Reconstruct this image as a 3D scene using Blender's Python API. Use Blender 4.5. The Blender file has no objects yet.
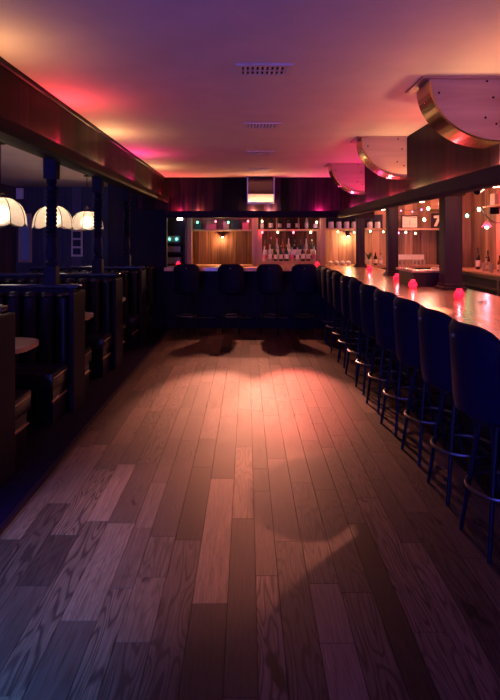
import bpy, bmesh, math, random
from mathutils import Vector, Matrix
PI = math.pi
R = random.Random(7)
S = bpy.context.scene
C = S.collection

# ------------------------------------------------------------------ materials
def new_mat(name):
    m = bpy.data.materials.new(name); m.use_nodes = True
    nt = m.node_tree
    return m, nt, nt.nodes['Principled BSDF']

def plain(name, col, rough=.5, metal=0, spec=.5, noise=.15, nscale=20, bump=0, coat=0):
    m, nt, b = new_mat(name)
    b.inputs['Roughness'].default_value = rough
    b.inputs['Metallic'].default_value = metal
    b.inputs['Specular IOR Level'].default_value = spec
    b.inputs['Coat Weight'].default_value = coat
    n = nt.nodes.new('ShaderNodeTexNoise'); n.inputs['Scale'].default_value = nscale
    n.inputs['Detail'].default_value = 4
    tc = nt.nodes.new('ShaderNodeTexCoord')
    nt.links.new(tc.outputs['Object'], n.inputs['Vector'])
    r = nt.nodes.new('ShaderNodeValToRGB')
    r.color_ramp.elements[0].position = .3; r.color_ramp.elements[1].position = .7
    r.color_ramp.elements[0].color = (*[c*(1-noise) for c in col], 1)
    r.color_ramp.elements[1].color = (*[min(1, c*(1+noise)) for c in col], 1)
    nt.links.new(n.outputs['Fac'], r.inputs['Fac'])
    nt.links.new(r.outputs['Color'], b.inputs['Base Color'])
    if bump:
        bp = nt.nodes.new('ShaderNodeBump'); bp.inputs['Strength'].default_value = bump
        bp.inputs['Distance'].default_value = .004
        nt.links.new(n.outputs['Fac'], bp.inputs['Height'])
        nt.links.new(bp.outputs['Normal'], b.inputs['Normal'])
    return m

def wood(name, c1, c2, axis='z', rough=.4, boards=None, board_axis=None, grain=14, gap=.25, coat=0, vary=.35, spec=.5):
    """stretched-noise grain along axis; optional boards of width `boards` measured on board_axis"""
    m, nt, b = new_mat(name); L = nt.links.new; N = nt.nodes.new
    b.inputs['Roughness'].default_value = rough; b.inputs['Coat Weight'].default_value = coat
    b.inputs['Specular IOR Level'].default_value = spec
    b.inputs['Coat Roughness'].default_value = .2
    geo = N('ShaderNodeNewGeometry')
    mp = N('ShaderNodeMapping')
    sc = [grain, grain, grain]; sc['xyz'.index(axis)] = grain*.07
    mp.inputs['Scale'].default_value = sc
    src = geo.outputs['Position']
    wn = None
    if boards:
        sx = N('ShaderNodeSeparateXYZ'); L(src, sx.inputs[0])
        d = N('ShaderNodeMath'); d.operation = 'DIVIDE'; d.inputs[1].default_value = boards
        L(sx.outputs['xyz'.index(board_axis)], d.inputs[0])
        fl = N('ShaderNodeMath'); fl.operation = 'FLOOR'; L(d.outputs[0], fl.inputs[0])
        fr = N('ShaderNodeMath'); fr.operation = 'FRACT'; L(d.outputs[0], fr.inputs[0])
        wn = N('ShaderNodeTexWhiteNoise'); wn.noise_dimensions = '1D'; L(fl.outputs[0], wn.inputs['W'])
        off = N('ShaderNodeVectorMath'); off.operation = 'MULTIPLY_ADD'
        off.inputs[1].default_value = (3, 3, 3); L(wn.outputs['Color'], off.inputs[0]); L(src, off.inputs[2])
        src = off.outputs[0]
    L(src, mp.inputs['Vector'])
    n = N('ShaderNodeTexNoise'); n.inputs['Scale'].default_value = 1; n.inputs['Detail'].default_value = 6
    n.inputs['Distortion'].default_value = .8
    L(mp.outputs[0], n.inputs['Vector'])
    r = N('ShaderNodeValToRGB')
    r.color_ramp.elements[0].position = .32; r.color_ramp.elements[1].position = .68
    r.color_ramp.elements[0].color = (*c1, 1); r.color_ramp.elements[1].color = (*c2, 1)
    L(n.outputs['Fac'], r.inputs['Fac'])
    out = r.outputs['Color']
    if boards:
        mr = N('ShaderNodeMapRange'); mr.inputs['To Min'].default_value = 1-vary; mr.inputs['To Max'].default_value = 1+vary
        L(wn.outputs['Value'], mr.inputs['Value'])
        g1 = N('ShaderNodeMath'); g1.operation = 'GREATER_THAN'; g1.inputs[1].default_value = .035; L(fr.outputs[0], g1.inputs[0])
        g2 = N('ShaderNodeMapRange'); g2.inputs['To Min'].default_value = gap; L(g1.outputs[0], g2.inputs['Value'])
        ml = N('ShaderNodeMath'); ml.operation = 'MULTIPLY'; L(mr.outputs[0], ml.inputs[0]); L(g2.outputs[0], ml.inputs[1])
        vm = N('ShaderNodeVectorMath'); vm.operation = 'SCALE'; L(out, vm.inputs[0]); L(ml.outputs[0], vm.inputs['Scale'])
        out = vm.outputs[0]
    L(out, b.inputs['Base Color'])
    bp = N('ShaderNodeBump'); bp.inputs['Strength'].default_value = .25; bp.inputs['Distance'].default_value = .003
    L(n.outputs['Fac'], bp.inputs['Height']); L(bp.outputs['Normal'], b.inputs['Normal'])
    return m

def glow(name, col, strength):
    m, nt, b = new_mat(name)
    b.inputs['Base Color'].default_value = (*col, 1)
    b.inputs['Emission Color'].default_value = (*col, 1)
    b.inputs['Emission Strength'].default_value = strength
    return m

def shade_mat(name, col, transp):
    m, nt, b = new_mat(name); L = nt.links.new
    nt.nodes.remove(b)
    out = nt.nodes['Material Output']
    n = nt.nodes.new('ShaderNodeTexNoise'); n.inputs['Scale'].default_value = 9
    r = nt.nodes.new('ShaderNodeValToRGB')
    r.color_ramp.elements[0].color = (*[c*.75 for c in col], 1); r.color_ramp.elements[1].color = (*col, 1)
    L(n.outputs['Fac'], r.inputs['Fac'])
    t = nt.nodes.new('ShaderNodeBsdfTranslucent'); L(r.outputs[0], t.inputs['Color'])
    g = nt.nodes.new('ShaderNodeBsdfPrincipled'); L(r.outputs[0], g.inputs['Base Color'])
    g.inputs['Roughness'].default_value = .25
    m1 = nt.nodes.new('ShaderNodeMixShader'); m1.inputs[0].default_value = .3
    L(t.outputs[0], m1.inputs[1]); L(g.outputs[0], m1.inputs[2])
    tr = nt.nodes.new('ShaderNodeBsdfTransparent'); tr.inputs['Color'].default_value = (*col, 1)
    m2 = nt.nodes.new('ShaderNodeMixShader'); m2.inputs[0].default_value = transp
    L(m1.outputs[0], m2.inputs[1]); L(tr.outputs[0], m2.inputs[2])
    L(m2.outputs[0], out.inputs['Surface'])
    return m

def floor_mat():
    m, nt, b = new_mat('worn_oak_planks'); L = nt.links.new; N = nt.nodes.new
    at = N('ShaderNodeAttribute'); at.attribute_name = 'tone'
    sp = N('ShaderNodeSeparateColor'); L(at.outputs['Color'], sp.inputs[0])
    geo = N('ShaderNodeNewGeometry')
    # shift every plank's grain by its own random numbers
    off = N('ShaderNodeVectorMath'); off.operation = 'MULTIPLY_ADD'; off.inputs[1].default_value = (5, 9, 4)
    L(at.outputs['Color'], off.inputs[0]); L(geo.outputs['Position'], off.inputs[2])
    mp = N('ShaderNodeMapping'); mp.inputs['Scale'].default_value = (34, 1.6, 10); L(off.outputs[0], mp.inputs['Vector'])
    fine = N('ShaderNodeTexNoise'); fine.inputs['Scale'].default_value = 3; fine.inputs['Detail'].default_value = 8; fine.inputs['Roughness'].default_value = .7
    L(mp.outputs[0], fine.inputs['Vector'])
    # cathedral figure: contour lines of a stretched smooth noise
    mp2 = N('ShaderNodeMapping'); mp2.inputs['Scale'].default_value = (7, .8, 3); L(off.outputs[0], mp2.inputs['Vector'])
    big = N('ShaderNodeTexNoise'); big.inputs['Scale'].default_value = 1.4; big.inputs['Detail'].default_value = 1.5
    L(mp2.outputs[0], big.inputs['Vector'])
    k = N('ShaderNodeMath'); k.operation = 'MULTIPLY'; k.inputs[1].default_value = 95; L(big.outputs['Fac'], k.inputs[0])
    sn = N('ShaderNodeMath'); sn.operation = 'SINE'; L(k.outputs[0], sn.inputs[0])
    lines = N('ShaderNodeMapRange'); lines.inputs['From Min'].default_value = .1; lines.inputs['From Max'].default_value = 1
    L(sn.outputs[0], lines.inputs['Value'])
    amt = N('ShaderNodeMath'); amt.operation = 'MULTIPLY'; L(lines.outputs[0], amt.inputs[0])
    gsel = N('ShaderNodeMapRange'); gsel.inputs['From Min'].default_value = .25; gsel.inputs['From Max'].default_value = .8
    gsel.inputs['To Max'].default_value = .85
    L(sp.outputs['Green'], gsel.inputs['Value']); L(gsel.outputs[0], amt.inputs[1])
    ramp = N('ShaderNodeValToRGB'); e = ramp.color_ramp.elements
    e[0].position = 0; e[0].color = (.05, .03, .03, 1)
    e[1].position = 1; e[1].color = (.38, .24, .19, 1)
    a = e.new(.16); a.color = (.10, .062, .06, 1)
    c = e.new(.32); c.color = (.14, .088, .08, 1)
    a2 = e.new(.75); a2.color = (.24, .155, .125, 1)
    L(sp.outputs['Red'], ramp.inputs['Fac'])
    fm = N('ShaderNodeMapRange'); fm.inputs['To Min'].default_value = .12; fm.inputs['To Max'].default_value = .56
    fm.inputs['From Min'].default_value = .25; fm.inputs['From Max'].default_value = .75
    L(fine.outputs['Fac'], fm.inputs['Value'])
    v1 = N('ShaderNodeVectorMath'); v1.operation = 'SCALE'; L(ramp.outputs[0], v1.inputs[0]); L(fm.outputs[0], v1.inputs['Scale'])
    mx = N('ShaderNodeMix'); mx.data_type = 'RGBA'; L(amt.outputs[0], mx.inputs['Factor']); L(v1.outputs[0], mx.inputs['A'])
    mx.inputs['B'].default_value = (.018, .010, .012, 1)
    # knots and scuffs
    vo = N('ShaderNodeTexNoise'); vo.inputs['Scale'].default_value = 3.3; vo.inputs['Detail'].default_value = 3
    mp3 = N('ShaderNodeMapping'); mp3.inputs['Scale'].default_value = (2.4, 1, 1); L(off.outputs[0], mp3.inputs['Vector']); L(mp3.outputs[0], vo.inputs['Vector'])
    kr = N('ShaderNodeMapRange'); kr.inputs['From Min'].default_value = .68; kr.inputs['From Max'].default_value = .74
    L(vo.outputs['Fac'], kr.inputs['Value'])
    mx2 = N('ShaderNodeMix'); mx2.data_type = 'RGBA'; L(kr.outputs[0], mx2.inputs['Factor']); L(mx.outputs['Result'], mx2.inputs['A'])
    mx2.inputs['B'].default_value = (.015, .008, .01, 1)
    L(mx2.outputs['Result'], b.inputs['Base Color'])
    rr = N('ShaderNodeMapRange'); rr.inputs['To Min'].default_value = .48; rr.inputs['To Max'].default_value = .7; b.inputs['Specular IOR Level'].default_value = .08
    L(fine.outputs['Fac'], rr.inputs['Value']); L(rr.outputs[0], b.inputs['Roughness'])
    bp = N('ShaderNodeBump'); bp.inputs['Strength'].default_value = .3; bp.inputs['Distance'].default_value = .002
    L(fine.outputs['Fac'], bp.inputs['Height']); L(bp.outputs['Normal'], b.inputs['Normal'])
    return m

M = dict(  # dark colours tinted navy, standing in for blue light in the shadows
 floor=floor_mat(),
 ceiling=plain('painted_plaster', (.72, .60, .60), .75, noise=.06, nscale=3, bump=.2),
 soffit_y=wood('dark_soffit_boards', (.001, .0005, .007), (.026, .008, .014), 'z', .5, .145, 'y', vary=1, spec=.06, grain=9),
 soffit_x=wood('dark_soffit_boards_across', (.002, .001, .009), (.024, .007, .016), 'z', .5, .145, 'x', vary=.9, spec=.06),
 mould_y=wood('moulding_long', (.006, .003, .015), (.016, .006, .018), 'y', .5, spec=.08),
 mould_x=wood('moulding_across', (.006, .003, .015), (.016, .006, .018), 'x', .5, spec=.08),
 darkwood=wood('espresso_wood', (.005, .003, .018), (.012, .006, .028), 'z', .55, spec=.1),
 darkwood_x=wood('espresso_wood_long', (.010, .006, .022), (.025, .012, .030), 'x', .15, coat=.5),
 column=wood('reddish_column_wood', (.014, .006, .018), (.05, .018, .026), 'z', .5, spec=.2),
 barnwood=wood('pine_back_wall', (.26, .115, .075), (.55, .29, .19), 'z', .5, .17, 'x', vary=.45),
 barnwood_y=wood('pine_side_wall', (.26, .115, .075), (.55, .29, .19), 'z', .5, .17, 'y', vary=.45),
 sidepanel=wood('dark_bay_panel', (.05, .018, .012), (.17, .07, .045), 'z', .65, .2, 'x', vary=.5, spec=.1),  # darker boards behind the left and middle bays
 boothwall=wood('old_panelling', (.03, .022, .04), (.09, .055, .075), 'z', .5, .2, 'x', vary=.4),
 boothwall_y=wood('old_panelling_side', (.03, .022, .04), (.09, .055, .075), 'z', .5, .2, 'y', vary=.4),
 pine=wood('pale_pine_board', (.32, .165, .14), (.46, .27, .22), 'x', .5, grain=9),
 pinepost=wood('pine_frame', (.42, .20, .13), (.60, .32, .21), 'z', .45),
 pineshelf=wood('pine_shelf', (.42, .20, .13), (.60, .32, .21), 'x', .45),
 counter=wood('varnished_bar_top', (.50, .25, .15), (.74, .42, .27), 'y', .22, .16, 'x', vary=.12, gap=.6, coat=.6, grain=8),
 copper=plain('copper_sheet', (.50, .32, .20), .24, 1, noise=.12, nscale=5),
 vinyl=plain('blue_tinted_black_vinyl', (.003, .0015, .022), .55, noise=.25, nscale=30, spec=.1),  # navy base colour stands in for blue light on black vinyl
 boothvinyl=plain('dark_booth_vinyl', (.007, .003, .026), .28, noise=.2, nscale=12, spec=.5),
 piping=plain('worn_piping', (.24, .12, .13), .35, noise=.15),
 blackmetal=plain('black_metal', (.004, .002, .018), .5, 0, .15),
 chrome=plain('dull_chrome', (.22, .21, .26), .3, 1, noise=.05),
 steel=plain('brushed_steel', (.45, .40, .42), .35, 1, noise=.1),
 mirrorsteel=plain('dark_glossy_steel', (.10, .07, .10), .18, .9, noise=.05),
 tabletop=wood('booth_table_laminate', (.36, .24, .24), (.52, .36, .35), 'x', .3, coat=.3),
 ventwhite=plain('vent_enamel', (.62, .52, .54), .5, noise=.05),
 ventdark=plain('vent_dark_slot', (.01, .008, .02), .8),
 amber=shade_mat('capiz_lamp_shade', (1.0, .86, .74), .22),
 leading=plain('lead_came', (.03, .015, .015), .4, .5),
 redglass=shade_mat('red_glass', (1.0, .13, .24), .25),
 white=plain('white_china', (.8, .7, .66), .35, noise=.05),
 cream=plain('cream_card', (.85, .68, .55), .6, noise=.08),
 paleblue=plain('pale_blue_grey_plastic', (.25, .33, .40), .4, noise=.1),
 black=plain('matt_black', (.008, .004, .025), .6),
 green=plain('leaf_green', (.03, .09, .04), .5, noise=.4),
 pinkbox=plain('pink_card', (.6, .12, .22), .6, noise=.1),
 cord=plain('green_black_cord', (.01, .02, .015), .6),
)
def glassy(name, col, rough=.08):
    m, nt, b = new_mat(name)
    b.inputs['Base Color'].default_value = (*col, 1)
    b.inputs['Roughness'].default_value = rough
    b.inputs['Transmission Weight'].default_value = .35
    b.inputs['Coat Weight'].default_value = .5
    n = nt.nodes.new('ShaderNodeTexNoise'); n.inputs['Scale'].default_value = 14
    mr = nt.nodes.new('ShaderNodeMapRange'); mr.inputs['To Min'].default_value = rough; mr.inputs['To Max'].default_value = rough+.08
    nt.links.new(n.outputs['Fac'], mr.inputs['Value']); nt.links.new(mr.outputs[0], b.inputs['Roughness'])
    return m
M['g_dark'] = glassy('dark_bottle_glass', (.015, .012, .015))
M['g_green'] = glassy('green_bottle_glass', (.02, .09, .04))
M['g_amber'] = glassy('amber_bottle_glass', (.25, .08, .02))
M['g_clear'] = glassy('clear_glass', (.75, .6, .55))
EM = dict(
 red=glow('red_bulb', (1, .10, .16), 8), yellow=glow('warm_bulb', (1, .62, .30), 9),
 green=glow('green_bulb', (.12, 1, .5), 6), pink=glow('pink_bulb', (1, .16, .4), 8),
 white=glow('white_bulb', (1, .72, .55), 12), globe=glow('frosted_globe', (1, .82, .62), 4.5),
 wax=glow('lit_candle_wax', (1, .5, .5), 7), puck=glow('puck_lens', (1, .6, .4), 20),
 led=glow('green_display', (.1, .9, .5), 6), bluish=glow('night_sky_window', (.15, .45, .6), .25),
)

# ------------------------------------------------------------------ mesh helpers
class MB:
    def __init__(s): s.bm = bmesh.new()
    def box(s, x0, x1, y0, y1, z0, z1, bev=0):
        vs = [s.bm.verts.new((x, y, z)) for x in (x0, x1) for y in (y0, y1) for z in (z0, z1)]
        fs = [(0,1,3,2), (4,6,7,5), (0,4,5,1), (2,3,7,6), (0,2,6,4), (1,5,7,3)]
        faces = [s.bm.faces.new([vs[i] for i in f]) for f in fs]
        if bev:
            ed = list({e for f in faces for e in f.edges})
            bmesh.ops.bevel(s.bm, geom=ed, offset=bev, segments=2, affect='EDGES', profile=.6)
        return s
    def tube(s, pts, r, n=8, cap=True):
        rings = []
        pts = [Vector(p) for p in pts]
        rs = r if isinstance(r, (list, tuple)) else [r]*len(pts)
        for i, p in enumerate(pts):
            a = pts[max(0, i-1)]; b = pts[min(len(pts)-1, i+1)]
            t = (b-a).normalized()
            up = Vector((0, 0, 1)) if abs(t.z) < .95 else Vector((1, 0, 0))
            u = t.cross(up).normalized(); v = t.cross(u).normalized()
            rings.append([s.bm.verts.new(p+(u*math.cos(2*PI*k/n)+v*math.sin(2*PI*k/n))*rs[i]) for k in range(n)])
        for a, b in zip(rings, rings[1:]):
            for k in range(n): s.bm.faces.new((a[k], a[(k+1) % n], b[(k+1) % n], b[k]))
        if cap: s.bm.faces.new(rings[0][::-1]); s.bm.faces.new(rings[-1])
        return s
    def torus(s, c, R_, r, n=28, m=8, z=None):
        c = Vector(c); g = []
        for i in range(n):
            a = 2*PI*i/n
            g.append([s.bm.verts.new(c+Vector(((R_+r*math.cos(2*PI*j/m))*math.cos(a), (R_+r*math.cos(2*PI*j/m))*math.sin(a), r*math.sin(2*PI*j/m)))) for j in range(m)])
        for i in range(n):
            for j in range(m):
                s.bm.faces.new((g[i][j], g[(i+1) % n][j], g[(i+1) % n][(j+1) % m], g[i][(j+1) % m]))
        return s
    def lathe(s, prof, c=(0, 0, 0), n=24, cap0=True, cap1=True):
        c = Vector(c); rings = []
        for r, z in prof:
            rings.append([s.bm.verts.new(c+Vector((r*math.cos(2*PI*k/n), r*math.sin(2*PI*k/n), z))) for k in range(n)])
        for a, b in zip(rings, rings[1:]):
            for k in range(n): s.bm.faces.new((a[k], a[(k+1) % n], b[(k+1) % n], b[k]))
        if cap0: s.bm.faces.new(rings[0][::-1])
        if cap1: s.bm.faces.new(rings[-1])
        return s
    def prism(s, poly, axis, a, b):
        """extrude 2-D polygon along axis from a to b"""
        def P(p, t):
            if axis == 'x': return (t, p[0], p[1])
            if axis == 'y': return (p[0], t, p[1])
            return (p[0], p[1], t)
        A = [s.bm.verts.new(P(p, a)) for p in poly]; B = [s.bm.verts.new(P(p, b)) for p in poly]
        n = len(poly)
        s.bm.faces.new(A); s.bm.faces.new(B[::-1])
        for k in range(n): s.bm.faces.new((A[k], A[(k+1) % n], B[(k+1) % n], B[k]))
        return s
    def ball(s, c, r, u=12, v=8, sz=1):
        bmesh.ops.create_uvsphere(s.bm, u_segments=u, v_segments=v, radius=r, matrix=Matrix.Translation(Vector(c)) @ Matrix.Diagonal((1, 1, sz, 1)))
        return s
    def build(s, name, mat, parent=None, smooth=False, loc=None):
        bmesh.ops.recalc_face_normals(s.bm, faces=s.bm.faces)
        me = bpy.data.meshes.new(name); s.bm.to_mesh(me); s.bm.free()
        me.materials.append(mat)
        if smooth:
            me.polygons.foreach_set('use_smooth', [True]*len(me.polygons))
            try: me.set_sharp_from_angle(angle=math.radians(38))
            except Exception: pass
        o = bpy.data.objects.new(name, me); C.objects.link(o)
        if parent: o.parent = parent
        if loc: o.location = loc
        return o

def tag(o, label, cat, group=None, kind=None):
    o['label'] = label; o['category'] = cat
    if group: o['group'] = group
    if kind: o['kind'] = kind
    return o
def thing(name, label, cat, loc=(0, 0, 0), rz=0, group=None):
    o = bpy.data.objects.new(name, None); C.objects.link(o)
    o.empty_display_size = .1; o.location = loc; o.rotation_euler = (0, 0, rz)
    return tag(o, label, cat, group)
def struct(name, mb, mat, parent=None):
    o = mb.build(name, mat, parent)
    if not parent: o['kind'] = 'structure'
    return o
KIDS = {}
def dup(root, loc, rz=0, label=None, group=None):
    c = root.copy(); C.objects.link(c); c.location = loc; c.rotation_euler = (0, 0, rz)
    if label: c['label'] = label
    if group: c['group'] = group
    for ch in list(root.children):
        d = ch.copy(); C.objects.link(d); d.parent = c
        for g in list(ch.children):
            e = g.copy(); C.objects.link(e); e.parent = d
    return c
def point(loc, col, power, size=.03, name='lamp_light', spot=None, aim=(0, 0, 1)):
    L = bpy.data.lights.new(name, 'SPOT' if spot else 'POINT')
    L.color = col; L.energy = power; L.shadow_soft_size = size
    o = bpy.data.objects.new(name, L); C.objects.link(o); o.location = loc
    if spot:
        L.spot_size = math.radians(spot); L.spot_blend = .6
        o.rotation_euler = Vector(aim).to_track_quat('-Z', 'Y').to_euler()
    return o

# ------------------------------------------------------------------ room
H = 2.63; YB = 11.9; XL = -4.75; XR = 4.6; YF = -2.6
# floor: individually toned planks in one mesh
def floor_mesh(x0, x1, y0, y1):
    bm = bmesh.new(); lay = bm.loops.layers.float_color.new('tone')
    rr = random.Random(21); x = x0
    base = bm.verts
    while x < x1:
        w = rr.choice([.105, .125, .14, .14, .155]); xe = min(x+w, x1); y = y0 - rr.random()*1.2
        while y < y1:
            l = rr.uniform(.35, 1.35); a = max(y, y0); b_ = min(y+l, y1)
            if b_ > a+.01:
                g = .0012
                z = 0
                vs = [bm.verts.new(p) for p in ((x+g, a+g, z), (xe-g, a+g, z), (xe-g, b_-g, z), (x+g, b_-g, z))]
                lo = [bm.verts.new((v.co.x, v.co.y, -.02)) for v in vs]
                fs = [bm.faces.new(vs)]
                for k in range(4): fs.append(bm.faces.new((vs[k], lo[k], lo[(k+1) % 4], vs[(k+1) % 4])))
                t = (rr.random(), rr.random(), rr.random(), 1)
                for f in fs:
                    for lp in f.loops: lp[lay] = t
            y += l
        x = xe
    # sub-floor seen in the joints
    vs = [bm.verts.new(p) for p in ((x0, y0, -.02), (x1, y0, -.02), (x1, y1, -.02), (x0, y1, -.02))]
    lo = [bm.verts.new((v.co.x, v.co.y, -.1)) for v in vs]
    fs = [bm.faces.new(vs), bm.faces.new(lo[::-1])]
    for k in range(4): fs.append(bm.faces.new((vs[k], lo[k], lo[(k+1) % 4], vs[(k+1) % 4])))
    for f in fs:
        for lp in f.loops: lp[lay] = (0, 0, 0, 1)
    me = bpy.data.meshes.new('floor'); bm.to_mesh(me); bm.free(); me.materials.append(M['floor'])
    return me
fl = bpy.data.objects.new('floor', floor_mesh(XL, XR, YF, YB)); C.objects.link(fl); fl['kind'] = 'structure'
struct('ceiling', MB().box(XL-.1, XR+.1, YF, YB+.1, H, H+.1), M['ceiling'])
struct('wall_back', MB().box(-1.42, XR+.1, YB, YB+.1, -.02, H), M['barnwood'])
struct('wall_back_left', MB().box(XL-.1, -1.42, YB, YB+.1, -.02, H), M['boothwall'])
struct('wall_left', MB().box(XL-.1, XL, YF, YB, -.02, H), M['boothwall_y'])
struct('wall_right', MB().box(XR, XR+.1, YF, YB, -.02, H), M['barnwood_y'])
# front of the room, behind the camera: opening shaped to let blue light in
struct('wall_front', MB().box(XL-.1, XR+.1, YF-.1, YF, -.02, .35).box(XL-.1, XL+.2, YF-.1, YF, .35, H).box(-.6, XR+.1, YF-.1, YF, .35, H)
       .box(-2.6, -2.5, YF-.1, YF, .35, H).box(XL+.2, -.6, YF-.1, YF, 2.3, H), M['boothwall'])
struct('wall_partition', MB().box(-2.46, -1.42, 10.25, 10.35, 0, H), M['darkwood'])
# soffits
def lsoffit():
    m = MB(); m.box(-1.92, -1.42, -1.0, 10.0, 2.34, H-.001); m.box(-1.45, -1.42, -1.0, 10.0, 2.18, 2.34); return m
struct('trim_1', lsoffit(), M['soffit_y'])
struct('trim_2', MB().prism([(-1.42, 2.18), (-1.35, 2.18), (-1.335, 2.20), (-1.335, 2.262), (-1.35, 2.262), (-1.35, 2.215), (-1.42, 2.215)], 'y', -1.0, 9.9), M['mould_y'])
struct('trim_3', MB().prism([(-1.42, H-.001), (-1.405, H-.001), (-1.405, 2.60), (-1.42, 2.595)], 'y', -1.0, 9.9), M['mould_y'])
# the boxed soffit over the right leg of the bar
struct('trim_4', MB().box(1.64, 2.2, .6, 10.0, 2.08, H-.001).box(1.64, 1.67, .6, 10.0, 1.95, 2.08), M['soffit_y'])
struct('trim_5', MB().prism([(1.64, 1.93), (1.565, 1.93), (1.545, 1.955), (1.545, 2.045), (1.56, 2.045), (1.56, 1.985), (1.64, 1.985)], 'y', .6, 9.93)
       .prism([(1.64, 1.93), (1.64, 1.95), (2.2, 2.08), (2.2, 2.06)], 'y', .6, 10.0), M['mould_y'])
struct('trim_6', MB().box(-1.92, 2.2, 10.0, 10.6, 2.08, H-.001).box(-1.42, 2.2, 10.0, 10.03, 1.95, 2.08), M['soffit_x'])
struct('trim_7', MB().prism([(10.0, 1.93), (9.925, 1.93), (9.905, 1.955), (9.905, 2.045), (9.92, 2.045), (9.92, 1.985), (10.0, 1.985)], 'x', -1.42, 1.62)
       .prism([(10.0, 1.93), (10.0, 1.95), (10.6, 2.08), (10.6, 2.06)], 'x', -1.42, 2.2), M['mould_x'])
# platform edge strip along the booths
struct('trim_8', MB().box(-1.36, -1.325, .3, 9.9, 0, .016, .003), M['mould_y'])
struct('baseboard_left', MB().box(XL, XL+.02, YF, YB, 0, .12), M['darkwood'])
struct('baseboard_back', MB().box(XL+.02, -2.46, YB-.02, YB, 0, .12), M['darkwood'])
struct('trim_9', MB().box(-4.74, -1.36, 1.2, 10.2, 0, .008), plain('dark_booth_carpet', (.006, .002, .02), .95, spec=.03, noise=.4, nscale=60, bump=.4))

# narrow framed window and wall notices at the far left
w = struct('window_1', MB().box(-4.68, -4.63, YB-.03, YB, 1.08, 2.08).box(-4.46, -4.41, YB-.03, YB, 1.08, 2.08).box(-4.63, -4.46, YB-.03, YB, 2.03, 2.08).box(-4.63, -4.46, YB-.03, YB, 1.08, 1.13), M['pinepost'])
struct('window_pane', MB().box(-4.63, -4.46, YB-.012, YB-.002, 1.13, 2.03), M['paleblue'], w)
t = thing('notice_board', 'tall narrow pale notice board with dark pictures on far booth wall', 'notice board', (-3.485, YB, 1.2))
MB().box(-.115, .115, -.02, 0, 0, .55).build('board', M['cream'], t)
for z in (.04, .21, .38): MB().box(-.08, .08, -.026, -.02, z, z+.13).build('picture', M['black'], t)
t = tag(MB().box(-4.72, -4.58, YB-.05, YB, 2.38, 2.60, .006).build('wall_box', M['cream']), 'small pale box high on the far wall of the booth room', 'box')

# ------------------------------------------------------------------ ceiling vents
def vent(y, x, w, d, label):
    t = thing('ceiling_vent', label, 'vent', (x, y, H), 0, 'ceiling vents down the middle')
    f = MB()
    f.box(-w/2-.035, w/2+.035, -d/2-.03, -d/2, -.012, 0).box(-w/2-.035, w/2+.035, d/2, d/2+.03, -.012, 0)
    f.box(-w/2-.035, -w/2, -d/2, d/2, -.012, 0).box(w/2, w/2+.035, -d/2, d/2, -.012, 0)
    f.build('frame', M['ventwhite'], t)
    MB().box(-w/2, w/2, -d/2, d/2, -.003, 0).build('backing', M['ventdark'], t)
    s = MB(); n = 9
    for i in range(n):
        x0 = -w/2 + w*(i+.5)/n
        s.prism([(x0-.004, -.012), (x0+.003, -.012), (x0+.014, -.003), (x0+.007, -.003)], 'y', -d/2, d/2)
    s.box(-w/2, w/2, -.006, .006, -.012, -.006)
    s.build('louvers', M['ventwhite'], t)
vent(3.56, .105, .27, .18, 'nearest and largest-looking ceiling vent, dark slots in a pale frame')
vent(5.33, .14, .27, .18, 'second ceiling vent from the camera, pale frame')
vent(7.05, .16, .27, .18, 'third ceiling vent from the camera, nearly edge-on')
vent(8.75, .18, .27, .18, 'farthest ceiling vent, just before the back soffit')

# ------------------------------------------------------------------ quarter-round coves on the right
def cove(y, label):
    t = thing('quarter_round_box', label, 'ceiling box', (1.638, y, H), 0, 'quarter-round wooden boxes on the right soffit')
    rx, rz, dep = .46, .41, .27
    n = 18
    arc = [(-rx*math.cos(PI/2*k/n), -.03-(rz-.03)*math.sin(PI/2*k/n)) for k in range(n+1)]
    poly = [(0, -.001), (-rx, -.001)] + arc[0:]
    MB().prism(poly, 'y', .02, .04).build('front_panel', M['pine'], t)
    MB().prism(poly, 'y', dep-.04, dep-.02).build('rear_panel', M['pine'], t)
    b = MB(); o_ = [(-(rx+.012)*math.cos(PI/2*k/n), -.03-(rz-.018)*math.sin(PI/2*k/n)) for k in range(n+1)]
    for k in range(n):
        b.prism([arc[k], arc[k+1], o_[k+1], o_[k]], 'y', -.0, dep)
    b.build('curved_band', M['copper'], t, True)
    MB().box(-rx-.055, 0, -.01, dep+.12, -.012, -.001).build('top_board', M['pine'], t)
    for (a, z) in ((-.40, -.10), (-.05, -.13), (-.10, -.26), (-.03, -.30), (-.09, -.025)):
        MB().ball((a, .019, z), .008, 8, 6).build('screw_head', M['blackmetal'], t)
    return t
cove(3.72, 'nearest of three plywood quarter-round boxes under the ceiling at right')
cove(5.92, 'middle of three plywood quarter-round boxes on the right soffit')
cove(8.05, 'farthest of three plywood quarter-round boxes, nearest the back soffit')

# metal box on the back soffit
t = thing('metal_light_box', 'steel-framed dark glossy box hung on the back soffit under the ceiling', 'box', (.235, 10.0, 2.18))
MB().prism([(-.012, 0), (-.012, .445), (-.10, .445), (-.16, .155), (-.055, 0)], 'x', -.215, .215).build('casing', M['mirrorsteel'], t)
MB().prism([(-.158, .155), (-.166, .150), (-.062, -.003), (-.055, 0)], 'x', -.215, .215).build('reflection_panel', M['ventwhite'], t)  # pale canted panel stands in for bulb reflections in the glossy plate
MB().box(-.235, -.215, -.165, 0, -.01, .445).box(.215, .235, -.165, 0, -.01, .445).box(-.215, .215, -.075, -.05, -.015, 0).build('frame', M['steel'], t)

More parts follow.
